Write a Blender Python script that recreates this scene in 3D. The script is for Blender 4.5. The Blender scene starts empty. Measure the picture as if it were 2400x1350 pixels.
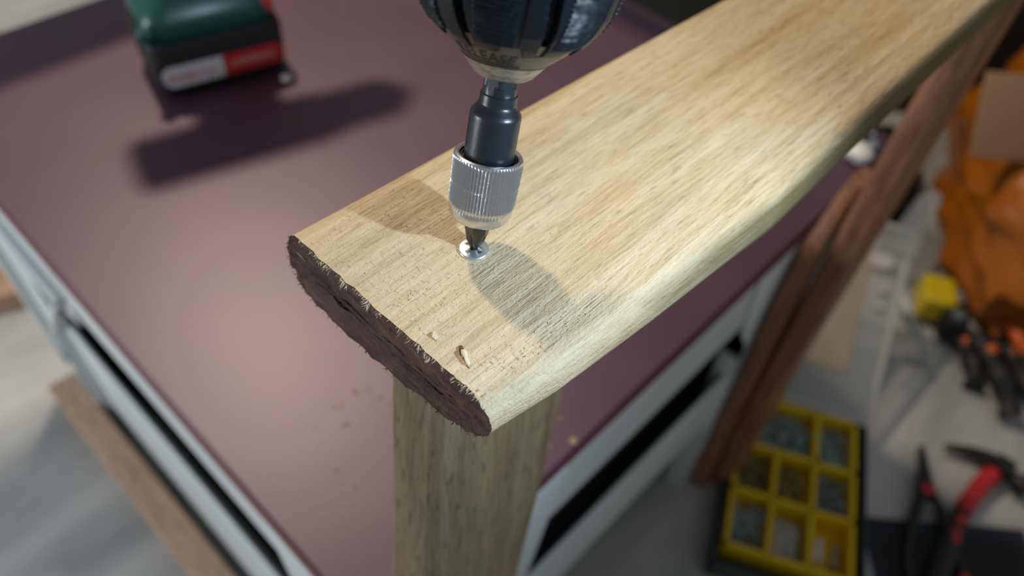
import bpy, bmesh, math, random
from math import sin, cos, pi, radians as R_
from mathutils import Vector, Matrix, noise
random.seed(7)
SC = bpy.context.scene
COL = SC.collection

# ------------------------------------------------------------------ camera
CAM = Vector((0, 0, .78))
cd = bpy.data.cameras.new('camera')
cam = bpy.data.objects.new('camera', cd); COL.objects.link(cam)
rt = Vector((.6947, -.7166, .0616)); dn = Vector((-.5197, -.5593, -.6458)); fw = Vector((.4972, .4166, -.7611))
m = Matrix((rt, -dn, -fw)).transposed().to_4x4(); m.translation = CAM
cam.matrix_world = m
cd.sensor_width = 36; cd.lens = 36 * 1833 / 2400; cd.clip_start = .004; cd.clip_end = 40
cd.dof.use_dof = True; cd.dof.focus_distance = .201; cd.dof.aperture_fstop = 7.4
SC.camera = cam

# ------------------------------------------------------------------ world and lights
w = bpy.data.worlds.new('world'); SC.world = w; w.use_nodes = True
bg = w.node_tree.nodes['Background']; bg.inputs[0].default_value = (.80, .86, .90, 1); bg.inputs[1].default_value = .24

def light(name, kind, loc, power, col, size=.05, target=None, **k):
    d = bpy.data.lights.new(name, kind); d.energy = power; d.color = col
    if kind in ('POINT', 'SPOT'): d.shadow_soft_size = size
    if kind == 'AREA': d.size = size
    for a, b in k.items(): setattr(d, a, b)
    o = bpy.data.objects.new(name, d); COL.objects.link(o); o.location = loc
    if target is not None:
        o.rotation_euler = (Vector(target) - Vector(loc)).to_track_quat('-Z', 'Y').to_euler()
    return o
light('room_lamp', 'POINT', (.40, 1.0, 1.50), 46, (1, .83, .64), .045)
light('left_fill', 'AREA', (-1.25, 1.15, .60), 11, (.84, .93, 1), .5, (.05, .4, .25))  # added cool fill from the left for apron and floor, source unseen
LED = Vector((.158, -.064, .735))
light('drill_lamp', 'SPOT', LED, 2.15, (.63, .83, 1.0), .0035, (.118, .09, .612), spot_size=R_(86), spot_blend=.75)
SC.view_settings.view_transform = 'Standard'; SC.view_settings.look = 'None'
SC.view_settings.gamma = 1; SC.view_settings.use_curve_mapping = False
SC.view_settings.exposure = 0

# ------------------------------------------------------------------ materials
def mat(name, col, rough=.5, metal=0, spec=.5, var=None, vs=(30, 30, 30), bump=0, bs=(200, 200, 200), alpha=None, trans=0, detail=4, coat=0, bdist=.001):
    m = bpy.data.materials.new(name); m.use_nodes = True
    nt = m.node_tree; p = nt.nodes['Principled BSDF']
    p.inputs['Base Color'].default_value = (*col, 1)
    p.inputs['Roughness'].default_value = rough; p.inputs['Metallic'].default_value = metal
    p.inputs['Specular IOR Level'].default_value = spec
    p.inputs['Transmission Weight'].default_value = trans
    p.inputs['Coat Weight'].default_value = coat
    if alpha is not None: p.inputs['Alpha'].default_value = alpha
    tc = nt.nodes.new('ShaderNodeTexCoord')
    def noise_at(sc, det=detail, ro=.55):
        mp = nt.nodes.new('ShaderNodeMapping'); mp.inputs['Scale'].default_value = sc
        nt.links.new(tc.outputs['Object'], mp.inputs[0])
        n = nt.nodes.new('ShaderNodeTexNoise'); n.inputs['Scale'].default_value = 1; n.inputs['Detail'].default_value = det
        n.inputs['Roughness'].default_value = ro
        nt.links.new(mp.outputs[0], n.inputs['Vector']); return n
    if var is not None:
        n = noise_at(vs); r = nt.nodes.new('ShaderNodeValToRGB')
        r.color_ramp.elements[0].position = .35; r.color_ramp.elements[1].position = .65
        r.color_ramp.elements[0].color = (*col, 1); r.color_ramp.elements[1].color = (*var, 1)
        nt.links.new(n.outputs[0], r.inputs[0]); nt.links.new(r.outputs[0], p.inputs['Base Color'])
    if bump:
        n = noise_at(bs); b = nt.nodes.new('ShaderNodeBump'); b.inputs['Strength'].default_value = bump; b.inputs['Distance'].default_value = bdist
        nt.links.new(n.outputs[0], b.inputs['Height']); nt.links.new(b.outputs[0], p.inputs['Normal'])
    m['_p'] = 1
    return m

def wood(name, stops, along='X', grain=(7, 130), fibre=(60, 900), pits=.5, rough=.75, bump=.5, fuzz=.35, sand=None):
    """layered wood: broad figure, fibre, dark dashes; grain runs along one axis"""
    m = bpy.data.materials.new(name); m.use_nodes = True
    nt = m.node_tree; N = nt.nodes; L = nt.links; p = N['Principled BSDF']
    p.inputs['Roughness'].default_value = rough; p.inputs['Specular IOR Level'].default_value = .25
    tc = N.new('ShaderNodeTexCoord')
    def nz(a, c, det=4, dist=0, ro=.6, off=0):
        mp = N.new('ShaderNodeMapping')
        s = {'X': (a, c, c), 'Y': (c, a, c), 'Z': (c, c, a)}[along]
        mp.inputs['Scale'].default_value = s; mp.inputs['Location'].default_value = (off, off * 1.3, off * .7)
        L.new(tc.outputs['Object'], mp.inputs[0])
        n = N.new('ShaderNodeTexNoise'); n.inputs['Scale'].default_value = 1; n.inputs['Detail'].default_value = det
        n.inputs['Roughness'].default_value = ro; n.inputs['Distortion'].default_value = dist
        L.new(mp.outputs[0], n.inputs['Vector']); return n.outputs[0]
    a = nz(grain[0], grain[1], 5, .3); b = nz(fibre[0], fibre[1], 3, 0, .6, 3); c = nz(fibre[0] * 2.2, fibre[1] * .7, 2, 0, .5, 9)
    mix = N.new('ShaderNodeMath'); mix.operation = 'MULTIPLY_ADD'; mix.inputs[1].default_value = .45; L.new(b, mix.inputs[0])
    mul = N.new('ShaderNodeMath'); mul.operation = 'MULTIPLY'; mul.inputs[1].default_value = .6; L.new(a, mul.inputs[0]); L.new(mul.outputs[0], mix.inputs[2])
    r = N.new('ShaderNodeValToRGB'); L.new(mix.outputs[0], r.inputs[0])
    e = r.color_ramp.elements
    e[0].position = stops[0][0]; e[0].color = (*stops[0][1], 1); e[1].position = stops[-1][0]; e[1].color = (*stops[-1][1], 1)
    for q, cc in stops[1:-1]:
        x = e.new(q); x.color = (*cc, 1)
    pr = N.new('ShaderNodeValToRGB'); L.new(c, pr.inputs[0])
    pr.color_ramp.elements[0].position = .25; pr.color_ramp.elements[0].color = (1 - pits, 1 - pits, 1 - pits, 1)
    pr.color_ramp.elements[1].position = .42; pr.color_ramp.elements[1].color = (1, 1, 1, 1)
    mm = N.new('ShaderNodeMix'); mm.data_type = 'RGBA'; mm.blend_type = 'MULTIPLY'; mm.inputs[0].default_value = 1
    L.new(r.outputs[0], mm.inputs[6]); L.new(pr.outputs[0], mm.inputs[7])
    out = mm.outputs[2]
    # slow colour drift between greyer and yellower wood
    d = nz(14, 22, 2, 0, .5, 5); dr = N.new('ShaderNodeValToRGB'); L.new(d, dr.inputs[0])
    dr.color_ramp.elements[0].position = .3; dr.color_ramp.elements[0].color = (.93, .97, 1.02, 1)
    dr.color_ramp.elements[1].position = .7; dr.color_ramp.elements[1].color = (1.04, .98, .88, 1)
    m2 = N.new('ShaderNodeMix'); m2.data_type = 'RGBA'; m2.blend_type = 'MULTIPLY'; m2.inputs[0].default_value = 1
    L.new(out, m2.inputs[6]); L.new(dr.outputs[0], m2.inputs[7]); 
    last = m2.outputs[2]
    if sand:
        sx = N.new('ShaderNodeSeparateXYZ'); L.new(tc.outputs['Object'], sx.inputs[0])
        ad = N.new('ShaderNodeMath'); ad.operation = 'MULTIPLY_ADD'; ad.inputs[1].default_value = .10; L.new(nz(18, 40, 3, 0, .6, 12), ad.inputs[0]); L.new(sx.outputs[0], ad.inputs[2])
        mr = N.new('ShaderNodeMapRange'); L.new(ad.outputs[0], mr.inputs[0])
        mr.inputs[1].default_value = sand[0]; mr.inputs[2].default_value = sand[1]; mr.inputs[3].default_value = .30; mr.inputs[4].default_value = 0
        m3 = N.new('ShaderNodeMix'); m3.data_type = 'RGBA'; L.new(mr.outputs[0], m3.inputs[0]); L.new(last, m3.inputs[6]); m3.inputs[7].default_value = (.72, .61, .46, 1)
        last = m3.outputs[2]
        # below the top edge: darker, greener colour farther along the arm
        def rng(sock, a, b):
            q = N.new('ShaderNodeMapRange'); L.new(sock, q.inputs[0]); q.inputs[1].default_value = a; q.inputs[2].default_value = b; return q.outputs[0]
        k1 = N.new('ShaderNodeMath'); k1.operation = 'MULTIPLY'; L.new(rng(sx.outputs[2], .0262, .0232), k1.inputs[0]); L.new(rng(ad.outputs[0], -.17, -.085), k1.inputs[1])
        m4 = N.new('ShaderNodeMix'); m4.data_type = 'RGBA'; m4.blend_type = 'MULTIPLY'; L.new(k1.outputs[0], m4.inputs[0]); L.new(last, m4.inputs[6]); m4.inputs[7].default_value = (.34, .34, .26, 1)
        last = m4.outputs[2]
    L.new(last, p.inputs['Base Color'])
    f = nz(900, 900, 3, 0, .7, 2)
    b1 = N.new('ShaderNodeBump'); b1.inputs['Strength'].default_value = bump; b1.inputs['Distance'].default_value = .0006; L.new(c, b1.inputs['Height'])
    b3 = N.new('ShaderNodeBump'); b3.inputs['Strength'].default_value = bump; b3.inputs['Distance'].default_value = .0005; L.new(b, b3.inputs['Height']); L.new(b1.outputs[0], b3.inputs['Normal'])
    b2 = N.new('ShaderNodeBump'); b2.inputs['Strength'].default_value = fuzz; b2.inputs['Distance'].default_value = .0006; L.new(f, b2.inputs['Height']); L.new(b3.outputs[0], b2.inputs['Normal'])
    L.new(b2.outputs[0], p.inputs['Normal'])
    return m

M = {}
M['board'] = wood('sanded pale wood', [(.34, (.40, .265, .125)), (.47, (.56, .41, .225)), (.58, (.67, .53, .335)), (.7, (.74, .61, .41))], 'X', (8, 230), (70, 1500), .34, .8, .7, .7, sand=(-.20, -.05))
M['fibre'] = mat('loose pale wood fibre', (.70, .58, .42), .8)
M['end'] = wood('end grain darkened for shade', [(.36, (.045, .024, .021)), (.52, (.115, .062, .053)), (.68, (.20, .115, .09))], 'Y', (22, 120), (120, 600), .6, .7, 1, .8)  # same wood as the armrest top; the end's shade is put into the colour
M['post'] = wood('weathered pale wood', [(.32, (.15, .105, .062)), (.5, (.245, .185, .115)), (.7, (.33, .26, .17))], 'Z', (9, 150), (40, 700), .45, .75, .6, .4)
M['brown'] = wood('brown varnished wood', [(.36, (.13, .055, .03)), (.6, (.34, .16, .09)), (.7, (.44, .23, .135))], 'Z', (9, 120), (40, 500), .3, .35, .3, .1)
M['plank'] = wood('tan plank wood', [(.36, (.40, .24, .15)), (.55, (.58, .38, .26)), (.7, (.66, .46, .33))], 'Y', (6, 60), (30, 300), .3, .6, .3, .1)
M['purple'] = PUR = mat('purple laminate', (.072, .026, .046),   .46, spec=1.0, var=(.090, .034, .056), vs=(14, 14, 14), bump=.06, bs=(260, 260, 260))
PUR.node_tree.nodes['Principled BSDF'].inputs['Specular Tint'].default_value = (.93, .84, 1, 1)
M['rededge'] = mat('dark red board edge', (.17, .035, .05), .5)
M['white'] = mat('light grey painted metal', (.72, .76, .76), .38, var=(.78, .82, .82), vs=(9, 9, 9))
M['dark'] = mat('black shade panel', (.010, .008, .012), .8)  # near black, stands for the shade inside the table
M['hole'] = mat('black hole', (.01, .01, .01), .9)
M['floor'] = mat('pale mottled vinyl', (.30, .315, .325), .5, var=(.60, .59, .57), vs=(2.4, 9, 3), bump=.1, bs=(20, 60, 20), detail=7)
M['black'] = mat('black hard plastic', (.003, .006, .010), .42, spec=.28, bump=.25, bs=(900, 900, 900), bdist=.0003)
M['blackm'] = mat('matt black plastic', (.014, .014, .015), .55)
M['nose'] = mat('dull grey steel', (.12, .112, .10), .42, metal=.75, bump=.3, bs=(500, 500, 1500), bdist=.0003)
M['ring'] = mat('worn bare steel', (.42, .40, .36), .42, metal=.7, bump=.5, bs=(900, 900, 900), bdist=.0003, var=(.22, .2, .17), vs=(300, 300, 900))
M['shank'] = mat('blued black steel', (.010, .016, .024), .34, metal=.2, spec=.9, bump=.2, bs=(1200, 1200, 400), bdist=.0002)
M['chrome'] = mat('bright chromed steel', (.70, .70, .70), .26, metal=.95, bump=.15, bs=(1200, 1200, 1200), bdist=.0002)
M['bit'] = mat('dark bit steel', (.10, .095, .085), .25, metal=.9)
M['zinc'] = mat('bright zinc', (.75, .80, .85), .28, metal=.85, bump=.2, bs=(900, 900, 900), bdist=.0002)
M['ink'] = mat('black ink', (.004, .004, .004), .6)
M['green'] = mat('glossy green plastic', (.002, .075, .060), .30, spec=.7)
M['red'] = mat('red plastic', (.62, .025, .02), .4)
M['redlabel'] = mat('red label', (.50, .02, .02), .5)
M['whitelabel'] = mat('white label', (.62, .56, .56), .5)
M['pinkink'] = mat('pale pink ink', (.60, .32, .28), .5)
M['redink'] = mat('red ink', (.55, .08, .07), .5)
M['dust'] = mat('white dust', (.85, .85, .82), .9)
M['yellow'] = mat('yellow plastic', (.80, .53, .005), .4, spec=.4)
M['yellow2'] = mat('bright yellow plastic', (.70, .52, .01), .4)
M['case'] = mat('dark grey green plastic', (.035, .05, .048), .5)
M['clear'] = mat('clear plastic', (.50, .52, .52), .18, alpha=.34, spec=.9)
M['clearedge'] = mat('clear plastic edge', (.62, .64, .62), .3, alpha=.7)
M['card'] = mat('beige card', (.42, .36, .27), .8, var=(.36, .31, .23), vs=(20, 20, 20))
M['orange'] = mat('orange plastic film', (.50, .155, .008), .35, spec=.6, var=(.36, .10, .004), vs=(9, 9, 9), bump=.4, bs=(30, 30, 30), bdist=.01)
M['orange2'] = mat('orange rubber', (.75, .14, .03), .5)
M['cardboard'] = mat('tan cardboard', (.40, .25, .14), .8)
M['redrub'] = mat('red rubber grip', (.55, .018, .022), .5)
M['darksteel'] = mat('dark steel', (.035, .035, .033), .4, metal=.6)
M['steel'] = mat('grey steel', (.35, .40, .42), .35, metal=.7)
M['screws'] = mat('zinc screws', (.32, .42, .44), .35, metal=.5)
M['brass'] = mat('dull brass screws', (.24, .24, .10), .4, metal=.4)
M['matbrown'] = mat('dark brown mat', (.022, .012, .011), .8)
M['navy'] = mat('navy binding', (.012, .018, .028), .7)
M['bag'] = mat('black cloth', (.004, .004, .004), .9)
M['greybox'] = mat('dark grey plastic', (.035, .038, .035), .6)
M['twig'] = mat('brown paper tape', (.16, .11, .06), .8)

# ------------------------------------------------------------------ helpers
def tag(o, label=None, cat=None, group=None, kind=None):
    for k, v in (('label', label), ('category', cat), ('group', group), ('kind', kind)):
        if v: o[k] = v
    return o
def empty(name, loc, label, cat, group=None):
    o = bpy.data.objects.new(name, None); COL.objects.link(o); o.location = loc; o.empty_display_size = .02
    return tag(o, label, cat, group)
def wloc(o):
    v = Vector(o.location)
    while o.parent: o = o.parent; v = v + Vector(o.location)
    return v
def obj(name, geo, mt, parent=None, smooth=True, origin=None, label=None, kind=None, auto=None):
    """geo in world coordinates -> one mesh object, its origin at origin or at the middle of its base"""
    vs, fs = geo
    vs = [Vector(v) for v in vs]
    if origin is None:
        lo = Vector([min(v[i] for v in vs) for i in range(3)]); hi = Vector([max(v[i] for v in vs) for i in range(3)])
        origin = Vector(((lo.x + hi.x) / 2, (lo.y + hi.y) / 2, lo.z))
    origin = Vector(origin)
    me = bpy.data.meshes.new(name); me.from_pydata([v - origin for v in vs], [], fs); me.update()
    o = bpy.data.objects.new(name, me); COL.objects.link(o)
    if parent is not None:
        o.parent = parent; o.location = origin - wloc(parent)
    else: o.location = origin
    mts = mt if isinstance(mt, (list, tuple)) else [mt]
    for x in mts: me.materials.append(M[x] if isinstance(x, str) else x)
    bm = bmesh.new(); bm.from_mesh(me); bmesh.ops.recalc_face_normals(bm, faces=bm.faces); bm.to_mesh(me); bm.free()
    if smooth:
        for p in me.polygons: p.use_smooth = True
        try: me.set_sharp_from_angle(angle=R_(auto or 40))
        except Exception: pass
    return tag(o, label, None, None, kind)
def bevel(o, wd, seg=3):
    b = o.modifiers.new('bevel', 'BEVEL'); b.width = wd; b.segments = seg; b.limit_method = 'ANGLE'; b.angle_limit = R_(35)
    for p in o.data.polygons: p.use_smooth = True
    return o
def join(*gs):
    V, F = [], []
    for v, f in gs:
        k = len(V); V += list(v); F += [[i + k for i in q] for q in f]
    return V, F
def box(c, s, u=(1, 0, 0), v=(0, 1, 0), n=None):
    """box centred at c with sizes s along axes u, v, n"""
    u = Vector(u).normalized(); v = Vector(v).normalized(); n = Vector(n).normalized() if n else u.cross(v)
    c = Vector(c); P = []
    for k in (-1, 1):
        for j in (-1, 1):
            for i in (-1, 1): P.append(c + u * s[0] / 2 * i + v * s[1] / 2 * j + n * s[2] / 2 * k)
    return P, [[0, 2, 3, 1], [4, 5, 7, 6], [0, 1, 5, 4], [2, 6, 7, 3], [0, 4, 6, 2], [1, 3, 7, 5]]
def bx(x0, x1, y0, y1, z0, z1):
    return box(((x0 + x1) / 2, (y0 + y1) / 2, (z0 + z1) / 2), (x1 - x0, y1 - y0, z1 - z0))
def frame(a, hint=(0, 0, 1)):
    a = Vector(a).normalized(); h = Vector(hint)
    if abs(a.dot(h)) > .95: h = Vector((1, 0, 0))
    u = a.cross(h).normalized(); return a, u, a.cross(u)
def loft(rings, cap=True, closed=True):
    n = len(rings[0]); V = [p for r in rings for p in r]; F = []
    for i in range(len(rings) - 1):
        for j in range(n if closed else n - 1):
            k = (j + 1) % n; F.append([i * n + j, i * n + k, (i + 1) * n + k, (i + 1) * n + j])
    if cap and closed:
        F.append(list(range(n))[::-1]); F.append([(len(rings) - 1) * n + j for j in range(n)])
    return V, F
def lathe(o, a, prof, n=48, cap=True, e1=None, e2=None):
    o = Vector(o); a, u, w_ = frame(a)
    if e1 is not None: u, w_ = e1, e2
    return loft([[o + a * t + (u * cos(2 * pi * j / n) + w_ * sin(2 * pi * j / n)) * r for j in range(n)] for t, r in prof], cap)
def tube(pts, r, n=10, cap=True, hint=(0, 0, 1)):
    pts = [Vector(p) for p in pts]; rs = r if isinstance(r, (list, tuple)) else [r] * len(pts); R = []
    for i, p in enumerate(pts):
        d = pts[min(i + 1, len(pts) - 1)] - pts[max(i - 1, 0)]
        _, u, w_ = frame(d, hint); R.append([p + (u * cos(2 * pi * j / n) + w_ * sin(2 * pi * j / n)) * rs[i] for j in range(n)])
    return loft(R, cap)
def ribbon(pts, wd, th, up=(0, 0, 1)):
    """bar of rectangular section following pts; wd and th may vary"""
    pts = [Vector(p) for p in pts]; R = []
    for i, p in enumerate(pts):
        d = (pts[min(i + 1, len(pts) - 1)] - pts[max(i - 1, 0)]).normalized(); s = d.cross(Vector(up)).normalized(); q = s.cross(d)
        a = (wd[i] if isinstance(wd, (list, tuple)) else wd) / 2; b = (th[i] if isinstance(th, (list, tuple)) else th) / 2
        R.append([p + s * a + q * b, p - s * a + q * b, p - s * a - q * b, p + s * a - q * b])
    return loft(R)
def prism(poly, z0, z1, o=(0, 0, 0), u=(1, 0, 0), v=(0, 1, 0)):
    o = Vector(o); u = Vector(u).normalized(); v = Vector(v).normalized(); n = u.cross(v)
    return loft([[o + u * x + v * y + n * z for x, y in poly] for z in (z0, z1)])
def spline(P, k=6, closed=True):
    out = []; n = len(P)
    rng = range(n) if closed else range(n - 1)
    for i in rng:
        g = (lambda q: Vector(P[q % n])) if closed else (lambda q: Vector(P[max(0, min(n - 1, q))]))
        p0, p1, p2, p3 = g(i - 1), g(i), g(i + 1), g(i + 2)
        for s in range(k):
            t = s / k
            out.append(.5 * ((2 * p1) + (p2 - p0) * t + (2 * p0 - 5 * p1 + 4 * p2 - p3) * t * t + (3 * p1 - p0 - 3 * p2 + p3) * t ** 3))
    return out
def interp(x, T):
    if x <= T[0][0]: return T[0][1]
    for (a, b), (c, d) in zip(T, T[1:]):
        if x <= c: return b + (d - b) * (x - a) / (c - a)
    return T[-1][1]
def rsect(hx, hy, r, n=5):
    P = []
    for cx, cy, a0 in ((hx - r, hy - r, 0), (-hx + r, hy - r, 90), (-hx + r, -hy + r, 180), (hx - r, -hy + r, 270)):
        for i in range(n + 1):
            a = R_(a0 + 90 * i / n); P.append((cx + r * cos(a), cy + r * sin(a)))
    return P
nz = lambda *p: noise.noise(Vector(p))

# ------------------------------------------------------------------ floor
def floor_geo():
    n = 40; V = []; F = []
    for j in range(n + 1):
        for i in range(n + 1): V.append((-1.5 + 4.5 * i / n, -1.5 + 4.5 * j / n, 0))
    for j in range(n):
        for i in range(n): a = j * (n + 1) + i; F.append([a, a + 1, a + n + 2, a + n + 1])
    return V, F
tag(obj('floor', floor_geo(), 'floor', origin=(0, 0, 0)), 'pale mottled grey vinyl floor around the low table', None, None, 'structure')

# ------------------------------------------------------------------ table
TX0, TX1, TY0, TY1, TZ = .0507, .5855, .1051, .688, .40
tb = empty('low_table', ((TX0 + TX1) / 2, (TY0 + TY1) / 2, 0), 'low table with purple laminate top and light grey metal frame', 'table')
top = obj('tabletop', bx(TX0, TX1, TY0, TY1, TZ - .012, TZ), 'purple', tb)
bevel(top, .0012, 2); tag(top, 'purple laminate top')
obj('edge_band', join(bx(TX0 - .0012, TX0, TY0, TY1, TZ - .012, TZ - .0022), bx(TX1, TX1 + .0012, TY0, TY1, TZ - .012, TZ - .0022),
    bx(TX0, TX1, TY0 - .0012, TY0, TZ - .012, TZ - .0022), bx(TX0, TX1, TY1, TY1 + .0012, TZ - .012, TZ - .0022)), 'rededge', tb, False, label='dark red edge strip')
g = .001
def side(along, x0, x1, pos, sgn, name, z0, z1, th=.0025, mt='white'):
    """thin sheet along X or Y at the table's side"""
    a, b = sorted((pos, pos - sgn * th))
    return bx(x0, x1, a, b, z0, z1) if along == 'X' else bx(a, b, x0, x1, z0, z1)
for al, lo, hi, pos, sg in (('X', TX0, TX1, TY0 + g, -1), ('X', TX0, TX1, TY1 - g, 1), ('Y', TY0 + g, TY1 - g, TX0 + g, -1), ('Y', TY0 + g, TY1 - g, TX1 - g, 1)):
    zt = TZ - .0122
    zl = .318 if al == 'X' else .328
    e = .006
    mk = (lambda p, q, a_, b_: (p, a_, b_) if al == 'X' else (a_, p, b_))
    # apron folded from sheet: face with a turned lip below
    n_in = -sg
    geo = side(al, lo, hi, pos, sg, '', zl, zt)
    lip = side(al, lo + .003, hi - .003, pos, sg, '', zl, zl + .0025, .014)
    o = obj('apron', join(geo, lip), 'white', tb); bevel(o, .0008, 2)
    # rolled lower stretcher
    if al == 'X':
        c = [((lo + .004), pos - sg * .0045, .170), ((hi - .004), pos - sg * .0045, .170)]; hh = .044
    else:
        c = [(pos - sg * .0045, lo + .004, .118), (pos - sg * .0045, hi - .004, .118)]; hh = .080
    d = (Vector(c[1]) - Vector(c[0])).normalized(); s = Vector((0, 0, 1)).cross(d)
    sec = rsect(.0022, hh, .0021, 5)
    o = obj('stretcher', loft([[Vector(p) + s * x + Vector((0, 0, 1)) * y for x, y in sec] for p in c]), 'white', tb)
    o = obj('shade_panel', side(al, lo + .02, hi - .02, pos - sg * .022, sg, '', .09, zt - .004, .003), 'dark', tb, False, label='added black panel for the shade behind the open side')  # added sheet; its black stands for shade seen through the gap
# corner legs: folded sheet, wide at the top with a slanting shoulder, with a pressed recess
def leg_sheet(al, start, dirn, pos, sg, w0, w1, zsh):
    """polygon sheet in the plane of the side"""
    zt = TZ - .0125
    P = [(0, 0), (w1, 0), (w1, zsh - .05), (w0 - .012, zsh), (w0, zt), (0, zt)]
    P = [(start + dirn * x, z) for x, z in P]
    if dirn < 0: P = P[::-1]
    if al == 'X': return prism(P, 0, .0025, (0, pos + (.0004 if sg < 0 else -.0004), 0), (1, 0, 0), (0, 0, 1))
    return prism(P, 0, .0025, (pos + (-.0029 if sg > 0 else .0004), 0, 0), (0, 1, 0), (0, 0, 1))
for cx, dx, sx in ((TX0, 1, -1), (TX1, -1, 1)):
    for cy, dy, sy in ((TY0, 1, -1), (TY1, -1, 1)):
        wX = (.135, .115) if dx > 0 else (.195, .150)
        wY = (.10, .08) if dy > 0 else (.245, .105)
        far = (dx > 0 and dy < 0)
        geo = join(leg_sheet('X', cx + dx * .0008, dx, cy - dy * 0 , sy, wX[0], wX[1], .312), leg_sheet('Y', cy + dy * .0008, dy, cx, sx, wY[0], wY[1], .30))
        # turned flanges on the free vertical edges
        geo = join(geo, bx(*sorted((cx + dx * wX[1], cx + dx * (wX[1] - .006))), *sorted((cy + dy * .0005, cy + dy * .018)), 0, .24),
                   bx(*sorted((cx + dx * .0005, cx + dx * .018)), *sorted((cy + dy * wY[1], cy + dy * (wY[1] - .006))), 0, .24))
        lg = obj('leg', geo, 'white', tb, False)
        bevel(lg, .0006, 2)
        if far:
            # raised rim round a sunk triangular field, as pressed into the sheet facing the viewer's left
            x = TX0 - .0035
            rim = join(tube([(x, .683, .02), (x, .683, .36)], .004, 8), tube([(x, .683, .36), (x, .455, .333)], .004, 8), tube([(x, .46, .330), (x, .60, .16), (x, .60, .02)], .004, 8))
            obj('pressed_rim', rim, 'white', lg)
            obj('bolt_hole', lathe((x + .002, .668, .045), (-1, 0, 0), [(0, .005), (.003, .005)], 16), 'hole', lg)

# ------------------------------------------------------------------ chair
ch = empty('folding_armchair', (.27, .1, 0), 'bare sanded wooden folding armchair with its flat armrest reaching over the purple table', 'chair')
OUT = [(.1385, .6222), (.120, .6226), (.100, .6226), (.082, .6228), (.0735, .6226), (.0672, .6212), (.0636, .6160), (.0642, .6100), (.0690, .6050), (.0780, .6010), (.095, .5978), (.115, .5964), (.132, .5962), (.1405, .5985), (.1452, .6050), (.1455, .6125), (.1430, .6190)]
SEC = spline([(y, z, 0) for y, z in OUT], 7)
OUTF = [(.1385, .6222), (.120, .6226), (.100, .6226), (.082, .6228), (.0712, .6228), (.0658, .6221), (.0637, .6178), (.0640, .6080), (.0668, .6012), (.0780, .5985)] + OUT[10:]
SECF = spline([(y, z, 0) for y, z in OUTF], 7)
SIX = {id(p): i for i, p in enumerate(SEC)}
def arm_pt(X, s):
    y, z = s[0], s[1]
    i_ = SIX.get(id(s))
    if i_ is not None:      # the edge is worn round near the cut end and squarer farther on
        f_ = max(0, min(1, (X - .13) / .07)); y += (SECF[i_][0] - y) * f_; z += (SECF[i_][1] - z) * f_
    k = max(0, min(1, (.105 - y) / .035))
    y += k * interp(X, [(.0725, 0), (.08, -.0010), (.094, -.0032), (.13, -.0060), (.19, -.0085), (.25, -.0068), (.36, -.0055), (.6, -.0055)])
    k2 = max(0, min(1, (y - .105) / .03)); y -= k2 * .037 * (X - .0725)
    # slow hand-shaped waviness
    z += .0003 * nz(X * 30, y * 40, z * 60)
    return y, z
xs = []
x = .0725
while x < .575:
    xs.append(x); x += .0007 if x < .08 else (.0025 if x < .2 else .008)
rings = []
for i, X in enumerate(xs):
    r = []
    for j, s in enumerate(SEC):
        y, z = arm_pt(X, s)
        xx = X
        if i == 0: xx += .0009 * nz(y * 260, z * 260, 3) + .0004 * nz(y * 900, z * 900, 5)
        elif i < 4: xx += .0004 * nz(y * 300, z * 300, 3)
        r.append(Vector((xx, y, z)))
    rings.append(r)
V, F = loft(rings, False)
n = len(SEC)
# far end cap, near end is the cut face below
F.append([(len(rings) - 1) * n + j for j in range(n)])
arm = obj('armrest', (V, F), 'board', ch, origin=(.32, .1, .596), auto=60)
# cut end face with torn grain
V = []; F = []; K = 9
cy = sum(p.y for p in rings[0]) / n; cz = sum(p.z for p in rings[0]) / n
for k in range(K):
    f = 1 - k / K
    for j in range(n):
        p = rings[0][j]
        # shrink towards a medial line so the rings stay stadium shaped
        my = max(.0755, min(.1345, p.y)); mz = .6095 - (my - .105) * .0
        y = my + (p.y - my) * f; z = mz + (p.z - mz) * f
        d = 0 if k == 0 else .0007 * nz(y * 160, z * 420, 1) + .0005 * nz(y * 500, z * 300, 8) + .0006 * min(1, k / 2)
        V.append(Vector((p.x * (1 if k == 0 else 0) + (0 if k == 0 else .0725 + d), y, z)))
for k in range(K - 1):
    for j in range(n):
        q = (j + 1) % n; F.append([k * n + j, k * n + q, (k + 1) * n + q, (k + 1) * n + j])
F.append([(K - 1) * n + j for j in range(n)])
obj('cut_end', (V, F), 'end', arm, auto=80, label='raw end of the armrest sawn across the grain, its shade painted dark')
# torn fibres along the top edge of the cut
def fibres(ns, yr, seed):
    rnd = random.Random(seed); gs = []
    for _ in range(ns):
        y = rnd.uniform(*yr); y2, z2 = arm_pt(.0725, (y, .6226)); clump = max(0, nz(y * 300, seed, 0) + .35)
        if rnd.random() > clump * 1.6: continue
        l = rnd.uniform(.0006, .0022) * (.5 + clump); r = rnd.uniform(.00006, .00016)
        p = Vector((.0728 + rnd.uniform(0, .0006), y, .6226 - rnd.uniform(0, .0009)))
        d = Vector((-1, rnd.uniform(-.7, .7), rnd.uniform(-.9, .3))).normalized(); q = Vector((rnd.uniform(-.4, .1), rnd.uniform(-.8, .8), rnd.uniform(-.8, .4)))
        gs.append(tube([p, p + d * l * .6, p + d * l + q * l * .35], [r, r * .8, r * .3], 4))
    return join(*gs)
obj('torn_fibre', fibres(620, (.068, .139), 4), 'fibre', arm, kind='stuff')
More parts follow.
